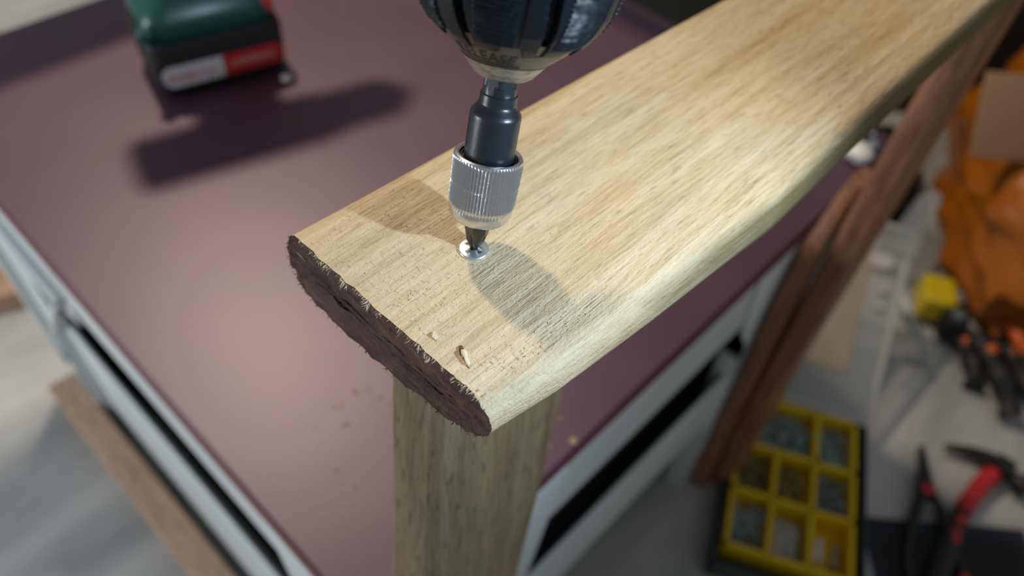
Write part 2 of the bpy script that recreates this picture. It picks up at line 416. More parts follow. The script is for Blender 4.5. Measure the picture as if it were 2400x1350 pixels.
def fib2(ns, seed):
    rnd = random.Random(seed); gs = []
    for _ in range(ns):
        s = SEC[rnd.randrange(30, n)]; y, z = arm_pt(.0725, s); l = rnd.uniform(.0004, .0013)
        p = Vector((.0727, y, z)); d = Vector((-1, rnd.uniform(-1, 1), rnd.uniform(-1, .4))).normalized()
        gs.append(tube([p, p + d * l], [.0001, .00004], 4))
    return join(*gs)
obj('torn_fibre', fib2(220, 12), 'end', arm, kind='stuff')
# sawdust crumbs stuck on the sanded top
def crumbs(ns, seed):
    rnd = random.Random(seed); gs = []
    for _ in range(ns):
        X = .074 + abs(rnd.gauss(0, .028)); y = rnd.uniform(.066, .137)
        l = rnd.uniform(.0003, .0010); r = rnd.uniform(.00004, .00014); a = rnd.uniform(0, pi)
        d = Vector((cos(a), sin(a), 0)) * l; p = Vector((X, y, .62275))
        gs.append(tube([p - d / 2, p + Vector((0, 0, .0001)), p + d / 2], [r * .5, r, r * .4], 4))
    return join(*gs)
obj('dust_crumb', crumbs(700, 9), 'fibre', arm, kind='stuff')
# two lifted slivers near the cut
def sliver(p0, p1, w_, h, seed):
    p0 = Vector(p0); p1 = Vector(p1); R = []
    for i in range(9):
        t = i / 8; c = p0.lerp(p1, t); s = sin(pi * min(1, t * .9 + .1)) * (.75 + .7 * nz(t * 7, seed, 3)); c.y += .0004 * nz(t * 5, seed, 9)
        c.z += h * sin(pi * t) * (1 + .4 * nz(t * 9, seed, 0))
        R.append([c + Vector((cos(q * 2 * pi / 9) * w_ * s * .5, sin(q * 2 * pi / 9) * w_ * s * .5, .4 * w_ * s * sin(q * 2 * pi / 9) + .0003 * nz(q * 1.7, t * 12, seed))) for q in range(9)])
    return loft(R)
sl = obj('sliver', sliver((.0793, .0805, .6228), (.0768, .0752, .6228), .0019, .0009, 3), 'fibre', arm, label='lifted pale sliver of wood')
obj('sliver', sliver((.0778, .0893, .6227), (.0765, .0868, .6227), .0014, .0004, 8), 'fibre', arm)
# hole left behind the first sliver, a little dark hollow
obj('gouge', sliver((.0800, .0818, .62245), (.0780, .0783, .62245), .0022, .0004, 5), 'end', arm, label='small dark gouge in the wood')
# pale hair lying on the cut face
obj('hair', tube(spline([(.0718, .1392, .6172, )[:3], (.0714, .1370, .6178), (.0715, .1345, .6168)], 6, False), .00007, 5), 'whitelabel', arm)

# front post: flat rounded bar that leans slightly
PD = Vector((-.0873, -.0196, -.996)); P0 = Vector((.1140, .1010, .58))
top_t = -.0165; ps = rsect(.0345, .0125, .0055, 6)
pr = []
for i in range(60):
    t = top_t + (.581 / .996 - top_t) * i / 59
    c = P0 + PD * t
    k = max(0, (t - .16)) * .0
    pr.append([c + Vector((x * (1 + .01 * nz(t * 20, 0, 0)), y + .0005 * nz(x * 60, t * 20, 1), 0)) for x, y in ps])
obj('front_post', loft(pr), 'post', ch, origin=P0 + PD * .58, auto=50, label='flat weathered post under the cut end of the armrest')
# far leg with the slat lying against it
lp = [Vector((.465, .0735, .598)), Vector((.458, .0745, .45)), Vector((.462, .0755, .25)), Vector((.487, .076, .001))]
def bar(path, hx, hy, r, rot=0, n=24, taper=None):
    P = spline(path, 8, False) + [path[-1]]; cs, sn = cos(rot), sin(rot); R = []
    for i, c in enumerate(P):
        k = taper[0] + (taper[1] - taper[0]) * i / (len(P) - 1) if taper else 1
        R.append([c + Vector((x * k * cs - y * k * sn, x * k * sn + y * k * cs, 0)) for x, y in rsect(hx, hy, r, 5)])
    return loft(R)
obj('back_leg', bar(lp, .0185, .0105, .007, 0), 'brown', ch, origin=lp[-1], label='brown varnished leg under the far end of the armrest')
sp = [Vector((.468, .0930, .440)), Vector((.440, .0930, .37)), Vector((.452, .0930, .2)), Vector((.474, .0930, .03))]
obj('leg_slat', bar(sp, .0165, .0075, .004, 0, taper=(.7, 1.05)), 'brown', ch, origin=sp[-1])
fp = [Vector((.405, .090, .050)), Vector((.440, .090, .030)), Vector((.470, .088, .012))]
obj('foot_block', bar([Vector((.462, .0935, .060)), Vector((.466, .0935, .03)), Vector((.470, .0935, .001))], .017, .0085, .006, 0), 'brown', ch)
obj('armrest', loft([[Vector((X, .73 + y, .609 + z)) for y, z in rsect(.042, .013, .010, 5)] for X in (.0725, .3, .575)]), 'board', ch)  # unseen second armrest, added to cast the shadow band on the table
obj('back_leg', bar([Vector((.465, .735, .597)), Vector((.462, .735, .25)), Vector((.487, .735, .001))], .0150, .0095, .007, 0), 'brown', ch)
obj('stretcher', loft([[Vector((.520 + x, Y, .70 + y)) for x, y in rsect(.010, .030, .006, 4)] for Y in (.07, .735)]), 'brown', ch)
# back rail coming down at the far end
bp = [Vector((.470, .062, .612)), Vector((.520, .070, .72)), Vector((.60, .08, .90))]
obj('back_rail', loft([[Vector(c) + Vector((x, y + .665, 0)) for x, y in rsect(.008, .014, .004, 4)] for c in bp]), 'brown', ch)
obj('back_rail', loft([[Vector(c) + Vector((x, y, 0)) for x, y in rsect(.008, .014, .004, 4)] for c in bp]), 'brown', ch, label='brown rail rising at the far end of the armrest')

# ------------------------------------------------------------------ screw, bit holder and drill on one axis
S = Vector((.1051, .103, .6226)); A = Vector((.2829, .1254, .9509)).normalized()
vc = (CAM - (S + A * .06)); E1 = (vc - A * vc.dot(A)).normalized(); E2 = A.cross(E1)
if E2.dot(rt) < 0: E2 = -E2
def polar(prof_t, fr, nth=360, cap0=True, cap1=True, o=S):
    """surface r = fr(t, theta) round the drill axis; theta 0 faces the viewer"""
    R = [[o + A * (t / 1000) + (E1 * cos(2 * pi * j / nth) + E2 * sin(2 * pi * j / nth)) * (fr(t, 2 * pi * j / nth) / 1000) for j in range(nth)] for t in prof_t]
    V, F = loft(R, False)
    if cap0: F.append(list(range(nth))[::-1])
    if cap1: F.append([(len(prof_t) - 1) * nth + j for j in range(nth)])
    return V, F
def plist(P):
    return lambda t, th: interp(t, P)
def seq(P, step=.5):
    out = []
    for (a, _), (b, _) in zip(P, P[1:]):
        k = max(1, int(abs(b - a) / step + .5)); out += [a + (b - a) * i / k for i in range(k)]
    return out + [P[-1][0]]

# screw: flat head with a cross recess, shaft in the wood
Sz = Vector((.1051, .103, .6230))
def head_geo():
    V = []; F = []; NR, NT = 16, 96; prof = [(0, 0), (4.25, 0)]
    def h(r, th):
        z = .55 + .25 * (1 - (r / 4.3) ** 2) - (.35 if r > 4.15 else 0)
        cr = min(abs(r * sin(th)), abs(r * cos(th)))
        if r < 2.6 and cr < .5: z -= 1.6 * (1 - r / 2.8)
        if r < .8: z -= .4
        return z
    for i in range(NR + 1):
        r = 4.25 * i / NR
        for j in range(NT):
            th = 2 * pi * j / NT; V.append(Sz + Vector((r * cos(th), r * sin(th), h(r, th) - .35)) / 1000)
    for i in range(NR):
        for j in range(NT):
            q = (j + 1) % NT; F.append([i * NT + j, i * NT + q, (i + 1) * NT + q, (i + 1) * NT + j])
    k = len(V)
    for r, z in ((4.25, -.5), (2.1, -3.0), (2.0, -25), (.3, -29)):
        for j in range(NT):
            th = 2 * pi * j / NT; V.append(Sz + Vector((r * cos(th), r * sin(th), z)) / 1000)
    for i, base in enumerate((NR * NT, k, k + NT, k + 2 * NT)):
        nb = k + i * NT
        for j in range(NT):
            q = (j + 1) % NT; F.append([base + j, base + q, nb + q, nb + j])
    return V, F
sc = obj('screw', head_geo(), 'zinc', origin=Sz, auto=50)
tag(sc, 'bright zinc crosshead screw sunk in the armrest under the driver bit', 'screw')

bh = empty('magnetic_bit_holder', S, 'knurled silver bit holder with black shank held between drill chuck and screw', 'bit holder')
# bit
def bit_r(t, th):
    hexr = 3.15 / max(cos(((th + .3) % (pi / 3)) - pi / 6), .5) * .95
    if t > 6.3: return hexr
    core = interp(t, [(0, .9), (1.2, 1.5), (3, 2.5), (5.5, 3.1), (6.3, 3.3)])
    k = interp(t, [(0, .45), (2.5, .42), (5, .25), (6.3, 0)])
    fl = abs(cos(2 * (th - .25)))
    return min(core, hexr) * (1 - k * (1 - fl ** .7))
obj('bit', polar([i * .25 for i in range(0, 64)], bit_r, 144), 'bit', bh, origin=S, auto=35)
# knurled sleeve
PS = [(9.8, 4.2), (9.81, 6.3), (10.3, 7.3), (11.3, 8.1), (12.6, 8.5), (14.4, 8.62), (15, 8.9), (27.6, 9.15), (28.3, 8.9), (28.6, 8.45), (28.4, 7.9), (28.0, 7.55), (24, 7.5)]
ts = [9.8, 9.81, 10.05, 10.3, 10.8, 11.3, 11.9, 12.6, 13.4, 14.0, 14.4, 14.9, 15.4, 16.2] + [16.6 + .25 * i for i in range(0, 43)] + [27.5, 27.8, 28.1, 28.3]
def sleeve_r(t, th):
    b = interp(t, PS[:9])
    a = interp(t, [(13.6 + .5 * (int(th * 31 / pi) % 3 == 0), 0), (15.6, 1), (27.3, 1), (27.9, .15), (28.3, 0)])
    if abs(t - 20.9) < .2: a *= .45; b -= .06
    w_ = abs(((th * 62 / (2 * pi)) % 1) - .5) * 2
    return b + a * (.42 * w_ - .34 + .05 * nz(t * 2.2, th * 12, 0))
g1 = polar(ts, sleeve_r, 62 * 8, True, False)
V1, F1 = g1; nth = 62 * 8
for t, r in ((28.6, 8.5), (28.55, 8.0), (28.1, 7.6), (24, 7.55), (23.9, 6.0)):
    b0 = len(V1)
    V1 += [S + A * t / 1000 + (E1 * cos(2 * pi * j / nth) + E2 * sin(2 * pi * j / nth)) * r / 1000 for j in range(nth)]
    for j in range(nth):
        q = (j + 1) % nth; F1.append([b0 - nth + j, b0 - nth + q, b0 + q, b0 + j])
obj('sleeve', (V1, F1), 'chrome', bh, origin=S + A * .0098, auto=28, label='knurled silver sleeve')
PC = [(27.2, 7.5), (27.7, 7.3), (27.7, 7.0), (27.2, 6.9)]
obj('retaining_ring', lathe(S, A, [(t / 1000, r / 1000) for t, r in PC], 64, False), 'blackm', bh)
PK = [(14, 6.0), (24.2, 6.15), (24.8, 6.55), (39.3, 6.5), (39.9, 6.35), (41.9, 4.75), (42.2, 4.7), (44.5, 4.65), (44.8, 4.3), (46.6, 4.25), (46.9, 4.6), (56, 4.6)]
def shank_r(t, th):
    b = interp(t, PK)
    if t > 44.9: return min(b, 4.15 / max(cos(((th) % (pi / 3)) - pi / 6), .5))
    return b
obj('shank', polar(seq(PK, .6), shank_r, 120), 'shank', bh, origin=S + A * .014, auto=30, label='blued black shank')

# foreground drill
D1 = empty('cordless_drill', S + A * .13, 'black cordless drill held nose down over the armrest, its chuck gripping the bit holder', 'drill')
PN = [(49.6, 5.2), (49.61, 6.5), (50.2, 7.3), (52.0, 8.7), (53.6, 10.0), (54.2, 10.6), (54.21, 10.9), (57.5, 14.7), (62, 19.0)]
chk = obj('chuck', polar(seq(PN, .5), plist(PN), 180), 'nose', D1, origin=S + A * .0496, auto=30, label='grey steel nose of the chuck')
obj('nose_ring', polar([49.5, 49.52, 50.1, 51.5, 53.0, 53.9], plist([(49.5, 5.0), (49.52, 6.75), (50.1, 7.6), (51.5, 8.75), (53.0, 9.9), (53.9, 10.75)]), 120), 'ring', chk, auto=30, label='worn bright ring at the chuck tip')
# black grip sleeve: pads with fine steps, flutes between
NP = 7
PG = [(56.5, 13.2), (58, 15.6), (60.5, 18.6), (64, 21.3), (68, 23.2), (74, 24.5), (84, 25.1), (92, 24.9)]
def grip_r(t, th):
    b = interp(t, PG)
    ph = ((th / (2 * pi)) * NP + .42) % 1
    # scalloped lower rim: between pads the sleeve starts higher
    low = interp(ph, [(0, 59.0), (.30, 59.0), (.36, 60.9), (.60, 60.9), (.68, 58.4), (.80, 58.4), (1, 59.0)])
    if t < low: b -= 1.4
    skew = ph + (t - 66) * .006
    if .80 < skew < .93: b -= 2.3 * min(1, max(0, (t - 58.5) / 2)) * min(1, min(skew - .80, .93 - skew) / .025)
    elif .02 < ph < .50 and t > 61.0:
        s = (t * 1.0 + .35 * nz(th * 9, t * .6, 0)) / 1.12 % 1
        b += .62 - .66 * s
    elif .50 <= ph < .56: b -= .35
    return b
gs = [56.5 + .14 * i for i in range(0, 252)]
obj('grip', polar(gs, grip_r, 560, True, True), 'black', chk, origin=S + A * .0565, auto=38, label='black grip sleeve with stepped pads')
# release lettering on the cone
def cone_text(body, th0, t0, size, stretch, lift, mt, name, parent):
    cu = bpy.data.curves.new('t', 'FONT'); cu.body = body; cu.size = size; cu.extrude = .0; cu.offset = .02 * size; cu.space_character = 1.08; cu.resolution_u = 3
    to = bpy.data.objects.new('t', cu); COL.objects.link(to); bpy.context.view_layer.update()
    me = bpy.data.meshes.new_from_object(to.evaluated_get(bpy.context.evaluated_depsgraph_get()))
    bm = bmesh.new(); bm.from_mesh(me)
    bmesh.ops.subdivide_edges(bm, edges=[e for e in bm.edges if e.calc_length() > size * .15], cuts=3)
    bmesh.ops.triangulate(bm, faces=bm.faces)
    V = []; F = []
    wmax = max(v.co.x for v in bm.verts)
    bm.verts.ensure_lookup_table()
    for v in bm.verts:
        x, y = v.co.x - wmax / 2, v.co.y
        t = t0 + y * stretch; r = interp(t, PN) + lift
        th = th0 + (x + y * .12) / (interp(t0 + 1, PN))
        V.append(S + A * t / 1000 + (E1 * cos(th) + E2 * sin(th)) * r / 1000)
    F = [[v.index for v in f.verts] for f in bm.faces]; bm.free()
    bpy.data.objects.remove(to); bpy.data.curves.remove(cu); bpy.data.meshes.remove(me)
    o = obj(name, (V, F), mt, parent, False); o.modifiers.new('s', 'SOLIDIFY').thickness = .00008
    return o
cone_text('RELEASE', -.36, 55.5, 3.6, 1.1, .10, 'ink', 'lettering', chk)
ln = polar([55.3, 55.6], lambda t, th: interp(t, PN) + .06, 360, False, False)
def arcband(t0, t1, a0, a1, lift):
    R = []
    for i in range(41):
        th = a0 + (a1 - a0) * i / 40
        R.append([S + A * t / 1000 + (E1 * cos(th) + E2 * sin(th)) * (interp(t, PN) + l) / 1000 for t, l in ((t0, lift), (t1, lift), (t1, -.1), (t0, -.1))])
    return loft(R)
obj('arrow_line', arcband(54.55, 54.95, -1.15, .30, .08), 'ink', chk)

# drill body, handle and battery foot (above and beside the frame)
PB = [(92, 23), (94, 27), (118, 29), (122, 31), (215, 31), (228, 27), (232, 18)]
obj('body', lathe(S, A, [(t / 1000, r / 1000) for t, r in PB], 48), 'blackm', D1)
h0 = S + A * .165; h1 = Vector((.160, -.085, .790))
hd = (h1 - h0).normalized(); hw = hd.cross(A).normalized()
obj('handle', loft([[h0.lerp(h1, f) + A * (x * k) + hw * (y * k) for x, y in rsect(.021, .016, .011)] for f, k in ((0, 1.15), (.3, 1), (.6, .95), (.85, 1), (1, 1.2))]), 'blackm', D1)
fc = h1 + hd * .012
o = obj('battery', box(fc + hd * .026, (.105, .072, .044), A, hw), 'blackm', D1); bevel(o, .006)
ft = obj('foot', box(fc - A * .006, (.108, .066, .022), A, hw), 'blackm', D1); bevel(ft, .005)
ld = (Vector((.13, .09, .622)) - LED).normalized()
obj('lamp_lens', lathe(LED - ld * .008, ld, [(0, .006), (.002, .0055), (.0024, .001)], 20), 'whitelabel', ft)
obj('trigger', loft([[S + A * (.137 + .004 * k) + hd * (.036 + .01 * q) + hw * z for q, z in ((-1, -.007), (1, -.007), (1, .007), (-1, .007))] for k in (-1, 1)]), 'red', D1, False)

# ------------------------------------------------------------------ green drill standing on the table
DX = Vector((.0995, -.027, 0)).normalized(); DY = Vector((.027, .0995, 0)).normalized(); DZ = Vector((0, 0, 1))
G0 = Vector((.2338, .5045, TZ))            # front edge middle of the battery
def gp(x, y, z): return G0 + DX * x + DY * y + DZ * z
D2 = empty('cordless_drill', gp(0, .035, 0), 'green cordless drill standing on its battery on the purple table', 'drill')
bat = obj('battery', loft([[gp(x * k, .036 + y * k, z) for x, y in rsect(.0515, .036, .012)] for z, k in ((.0005, .90), (.004, .95), (.012, .99), (.040, 1.0), (.046, .97))]), 'blackm', D2, auto=60, label='black battery')
foot = obj('foot', loft([[gp(x * k, .040 + y * k, z) for x, y in rsect(.049, .036, .016)] for z, k in ((.046, .97), (.052, 1.0), (.062, .93), (.072, .72), (.080, .55))]), 'green', D2, auto=70, label='glossy green foot of the handle')
def plate(x0, x1, z0, z1, r0, r1, off):
    P = []
    for cx, cz, r, a0 in ((x1, z1, r1, 0), (x0, z1, r0, 90), (x0, z0, r0, 180), (x1, z0, r1, 270)):
        sx = -1 if cx == x1 else 1; sz = -1 if cz == z1 else 1
        for i in range(7):
            a = R_(a0 + 15 * i); P.append((cx + sx * r + r * cos(a), cz + sz * r + r * sin(a)))
    return loft([[gp(x, y, z) for x, z in P] for y in (off, off + .0012)])
lw = obj('label', plate(-.0455, .000, .0115, .0285, .008, .0008, -.0012), 'whitelabel', bat, label='white half of the label')
lr = obj('label', plate(.0005, .0475, .0115, .0285, .0008, .007, -.0012), 'redlabel', bat, label='red half of the label')
# lettering too blurred to read: short strokes
def strokes(x0, x1, zc, h, nn, seed):
    rnd = random.Random(seed); gs = []
    for i in range(nn):
        x = x0 + (x1 - x0) * i / (nn - 1); hh = h * rnd.uniform(.6, 1)
        c = gp(x, -.0014, zc)
        gs.append(box(c, ((x1 - x0) / nn * rnd.uniform(.35, .6), .0004, hh), DX, DY))
        if rnd.random() < .6: gs.append(box(c + DZ * rnd.choice((-.3, 0, .3)) * h, ((x1 - x0) / nn * .8, .0004, h * .18), DX, DY))
    return join(*gs)
obj('print_mark', strokes(-.040, -.023, .0195, .0065, 6, 2), 'redink', bat, False)
obj('print_mark', strokes(-.018, -.007, .0195, .0045, 5, 3), 'redink', bat, False)
obj('print_mark', strokes(.007, .039, .0205, .0065, 10, 4), 'pinkink', bat, False)
hp = [gp(.004, .040, .072), gp(.000, .040, .10), gp(-.004, .038, .135), gp(-.004, .035, .17)]
obj('handle', loft([[c + DX * x * k + DY * y * k for x, y in rsect(.0235, .018, .013)] for c, k in zip(hp, (1.2, 1, .95, 1.05))]), 'green', D2, auto=70)
obj('body', lathe(gp(-.068, .034, .184), DX, [(0, .018), (.004, .0225), (.11, .0235), (.12, .021), (.13, .020)], 32), 'green', D2)
obj('chuck', lathe(gp(.062, .034, .184), DX, [(0, .019), (.03, .0190), (.036, .016), (.044, .009), (.045, .003), (.052, .0025)], 32), 'blackm', D2)
obj('trigger', bx(0, .001, 0, .001, 0, .001) if False else box(gp(.024, .041, .148), (.014, .015, .03), DX, DY), 'red', D2)
obj('release_tab', loft([[gp(.036 + x * k, .018 + y * k, z) for x, y in rsect(.013, .010, .005)] for z, k in ((.050, 1), (.060, .95), (.064, .7))]), 'red', D2, label='red release tab')
for x, y, z in ((-.0455, .006, .053),):
    obj('lug', lathe(gp(x, y + .006, z), -DY + DX * -.4, [(0, .006), (.007, .0055), (.009, .003)], 16), 'green', D2)

# ------------------------------------------------------------------ small stuff on the table
def blob(c, r, seed, sq=.6, n=12):
    c = Vector(c); R = []
    for i in range(1, 8):
        a = pi * i / 8; R.append([c + Vector((r * sin(a) * cos(2 * pi * j / n), r * sin(a) * sin(2 * pi * j / n), sq * r * (1 - cos(a)))) * (1 + .0) + Vector((nz(i * .7, j * .9, seed), nz(i, j, seed + 5), 0)) * r * .25 for j in range(n)])
    return loft(R)
pile = obj('filler_lump', blob((.538, .1175, TZ), .0110, 2, .6), 'dust'); tag(pile, 'white lump of filler on the far corner of the purple table', 'filler')
for i, (x, y, r) in enumerate(((.5330, .1350, .0035), (.5560, .1285, .0050), (.5620, .1160, .0040), (.575, .122, .0022))):
    tag(obj('filler_crumb', blob((x, y, TZ), r, i + 9, .7, 8), 'dust'), ('small white crumb on the side of the filler lump away from the leg', 'largest white crumb just beyond the lump of filler', 'white crumb between the filler lump and the brown leg', 'tiniest white crumb at the far corner of the purple table')[i], 'filler', 'crumbs by the lump of filler')
tag(obj('plastic_chip', blob((.2725, .4830, TZ), .0042, 3, .5, 8), 'dust'), 'white chip on the purple table in front of the green drill', 'chip')
rnd = random.Random(5); gsx = []
for _ in range(46):
    x = rnd.uniform(.09, .22); y = rnd.uniform(.108, .22)
    gsx.append(box((x, y, TZ + .0004), (rnd.uniform(.0008, .0026), rnd.uniform(.0006, .0012), .0006), (cos(x * 900), sin(x * 900), 0), (-sin(x * 900), cos(x * 900), 0)))
tag(obj('sawdust', join(*gsx), 'cardboard', None, False), 'fine sawdust on the near corner of the purple table', 'sawdust', None, 'stuff')
tag(obj('wood_chip', blob((.1930, .1075, TZ), .0024, 6, .5, 8), 'cardboard'), 'tan wood chip on the near edge of the table top', 'wood chip')

# ------------------------------------------------------------------ floor, left
pl = obj('plank', bx(.015, .0440, .16, .655, 0, .034), 'plank'); bevel(pl, .0015, 2)
tag(pl, 'tan wooden plank on the floor along the left side of the table', 'plank')
st = obj('wood_block', box((.006, .855, .014), (.14, .05, .028), (.94, -.34, 0), (.34, .94, 0)), 'plank'); bevel(st, .003)
tag(st, 'tan wooden block on the floor beyond the left side of the table', 'block')
tag(obj('wooden_knob', lathe((-.005, .875, .029), (0, 0, 1), [(0, .020), (.006, .027), (.018, .028), (.028, .022), (.033, .008)], 28), 'card'), 'round pale wooden knob on the tan block at the left', 'knob')

# ------------------------------------------------------------------ screw organiser
OU = Vector((.45, -.893, 0)).normalized(); OV = Vector((.893, .45, 0)).normalized(); OO = Vector((.404, .030, 0))
def op(x, y, z): return OO + OU * x + OV * y + DZ * z
org = empty('screw_organiser', op(.06, .093, 0), 'yellow compartment box of screws in a dark case on the floor', 'organiser')
W, Hh = .123, .186
cs = obj('case', join(prism([(-.010, -.022), (W + .016, -.022), (W + .016, Hh + .006), (-.010, Hh + .006)], 0, .004, OO, OU, OV),
     *[box(op(x, y, .017), (a, b, .026), OU, OV) for x, y, a, b in ((-.0085, Hh / 2 - .008, .003, Hh + .028), (W + .0145, Hh / 2 - .008, .003, Hh + .028), (W / 2 + .003, -.0205, W + .026, .003), (W / 2 + .003, Hh + .0045, W + .026, .003))]), 'case', org, False)
xd = [0, .041, .082, W]; yd = [0, .064, .122, Hh]
wl = []; th = .0045
wl += [box(op(W / 2, y, .021), (W + th, th, .030), OU, OV) for y in yd]
wl += [box(op(x, Hh / 2, .021), (th, Hh + th, .030), OU, OV) for x in (0, W)]
wl += [box(op(.041, yd[2] / 2, .021), (th, yd[2], .030), OU, OV), box(op(.082, Hh / 2, .021), (th, Hh, .030), OU, OV)]
o = obj('tray', join(box(op(W / 2, Hh / 2, .007), (W, Hh, .003), OU, OV), *wl), 'yellow', org, False, label='yellow divided tray')
# lid standing open, leaning back
LA = (OV * cos(R_(34)) + DZ * sin(R_(34))); LN = OU.cross(LA)
L0 = op(-.008, Hh + .010, .036)
def lp_(x, y, z=0): return L0 + OU * x + LA * y + LN * z
LWd = W + .022; LH = .225
lid = obj('lid', box(lp_(LWd / 2, LH / 2, 0), (LWd, LH, .0016), OU, LA), 'clear', org, False, label='clear open lid')
obj('lid_rim', join(*[tube([lp_(*a), lp_(*b)], .0035, 8) for a, b in (((0, 0), (LWd, 0)), ((LWd, 0), (LWd, LH)), ((LWd, LH), (0, LH)), ((0, LH), (0, 0)))]), 'clearedge', lid)
obj('card', box(lp_(LWd * .42, LH * .50, .0016), (LWd * .66, LH * .60, .0008), OU, LA), 'card', lid, False, label='beige paper card')
obj('lid_handle', loft([[lp_(LWd - .014 + x + dx_, LH - .004 + y, z) for x, y, dx_ in ((0, 0, 0),)] * 1 for z in (0,)]) if False else ribbon([lp_(LWd - .010, LH - .030, .004), lp_(LWd - .006, LH + .005, .008), lp_(LWd + .004, LH + .035, .012), lp_(LWd + .010, LH + .048, .012)], [.030, .026, .024, .012], .005, LN), 'clear', lid, label='rounded clear handle tab')
for i, (x, y) in enumerate(((LWd - .018, LH * .66), (LWd - .018, LH * .57))):
    obj('catch', lathe(lp_(x, y, .001), LN, [(0, .0045), (.004, .004), (.006, .002)], 14), 'whitelabel', lid)
obj('latch', loft([[lp_(LWd - .030 + x * .9, LH * .80 + y * .9, .002 + z) for x, y in rsect(.013, .009, .006)] for z in (0, .006, .008)]), 'whitelabel', lid)

def heap(x0, x1, y0, y1, z0, kind, nn, seed):
    rnd = random.Random(seed); gs = []
    for _ in range(nn):
        L_ = rnd.uniform(.012, .020); r = .0011
        x = rnd.uniform(x0 + .005, x1 - .005); y = rnd.uniform(y0 + .007, y1 - .007)
        a = rnd.uniform(0, pi) if kind != 'row' else pi / 2 + rnd.uniform(-.12, .12)
        b = rnd.uniform(-.25, .25); c = op(x, y, z0 + rnd.uniform(0, .010))
        d = (OU * cos(a) + OV * sin(a)) * cos(b) + DZ * sin(b)
        if kind == 'ring':
            gs.append(lathe(c, d + DZ * 1.5, [(0, .0028), (.0008, .0028)], 8)); continue
        gs.append(lathe(c - d * L_ / 2, d, [(0, .0028), (.0008, .0028), (.002, r), (L_ * .85, r), (L_, .0002)], 6))
    return join(*gs)
cells = [((.0, .082), (.122, .186), 'mix', 150, 'screws', 'heap of zinc screws in the wide top compartment of the yellow box', 'screws'),
         ((.082, .123), (.122, .186), 'mix', 80, 'screws', 'heap of zinc screws in the top right compartment of the yellow box', 'screws'),
         ((0, .041), (.064, .122), 'mix', 60, 'brass', 'heap of dull screws in the left middle compartment of the yellow box', 'screws'),
         ((.041, .082), (.064, .122), 'row', 34, 'brass', 'dull brass screws lying side by side in the central compartment', 'screws'),
         ((.082, .123), (.064, .122), 'ring', 160, 'screws', 'bright washers and nuts in the right middle compartment of the yellow box', 'washers'),
         ((0, .041), (0, .064), 'mix', 70, 'screws', 'heap of zinc screws in the bottom left compartment of the yellow box', 'screws')]
for (xa, xb), (ya, yb), kd, nn, mt, lb, ct in cells:
    tag(obj('loose_screws' if ct == 'screws' else 'loose_washers', heap(xa, xb, ya, yb, .014 if kd != 'ring' else .016, kd, nn, int(xa * 1000 + ya * 777)), mt, None, False), lb, ct, None, 'stuff')
def crumple(c, u, v, a, b, h, seed, n=14):
    c = Vector(c); u = Vector(u); v = Vector(v); V = []; F = []
    for j in range(n + 1):
        for i in range(n + 1):
            x, y = i / n * 2 - 1, j / n * 2 - 1
            e = max(0, 1 - max(abs(x), abs(y)) ** 3)
            V.append(c + u * (x * a) + v * (y * b) + DZ * (h * e * (.7 + .6 * nz(x * 2.2, y * 2.2, seed)) + .0002))
    for j in range(n):
        for i in range(n): k = j * (n + 1) + i; F.append([k, k + 1, k + n + 2, k + n + 1])
    return V, F
pb = obj('plastic_bag', crumple(op(.0615, .032, .009), OU, OV, .018, .027, .020, 3), 'clearedge'); pb.modifiers.new('s', 'SOLIDIFY').thickness = .0004
tag(pb, 'small crumpled clear bag in the bottom middle compartment of the yellow box', 'bag')
pc = obj('wall_plug', lathe(op(.094, .020, .016), OV + DZ * .4, [(0, .0055), (.004, .006), (.012, .0045), (.022, .004), (.024, .001)], 14), 'whitelabel')
tag(pc, 'white wall plug in the bottom right compartment of the yellow box', 'wall plug')
pc = obj('wall_plug', lathe(op(.112, .018, .014), OV * .9 + OU * .1, [(0, .004), (.004, .0045), (.020, .0035), (.03, .001)], 12), 'card')
tag(pc, 'beige wall plug beside the white one in the yellow box', 'wall plug')

# ------------------------------------------------------------------ tools on the floor, right
TM = [Vector((.552, -.056, 0)), Vector((.668, -.190, 0)), Vector((.50, -.335, 0)), Vector((.384, -.200, 0))]
mu = (TM[1] - TM[0]).normalized(); mv = (TM[0] - TM[3]).normalized()
mt_ = empty('tool_mat', (TM[0] + TM[2]) / 2, 'dark brown mat with navy border under the pliers', 'mat')
def poly(P, z0, z1): return loft([[Vector((p.x, p.y, z)) for p in P] for z in (z0, z1)])
cc = (TM[0] + TM[1] + TM[2] + TM[3]) / 4
obj('border', poly(TM, 0, .003), 'navy', mt_, False, label='navy border')
obj('pad', poly([cc + (p - cc) * .84 for p in TM], .0028, .0042), 'matbrown', mt_, False)

def flat(pts, z0, z1, o=(0, 0, 0), ang=0):
    """outline in local metres, rotated and set on the floor"""
    c, s = cos(ang), sin(ang); o = Vector(o)
    return loft([[o + Vector((x * c - y * s, x * s + y * c, z)) for x, y in pts] for z in (z0, z1)])
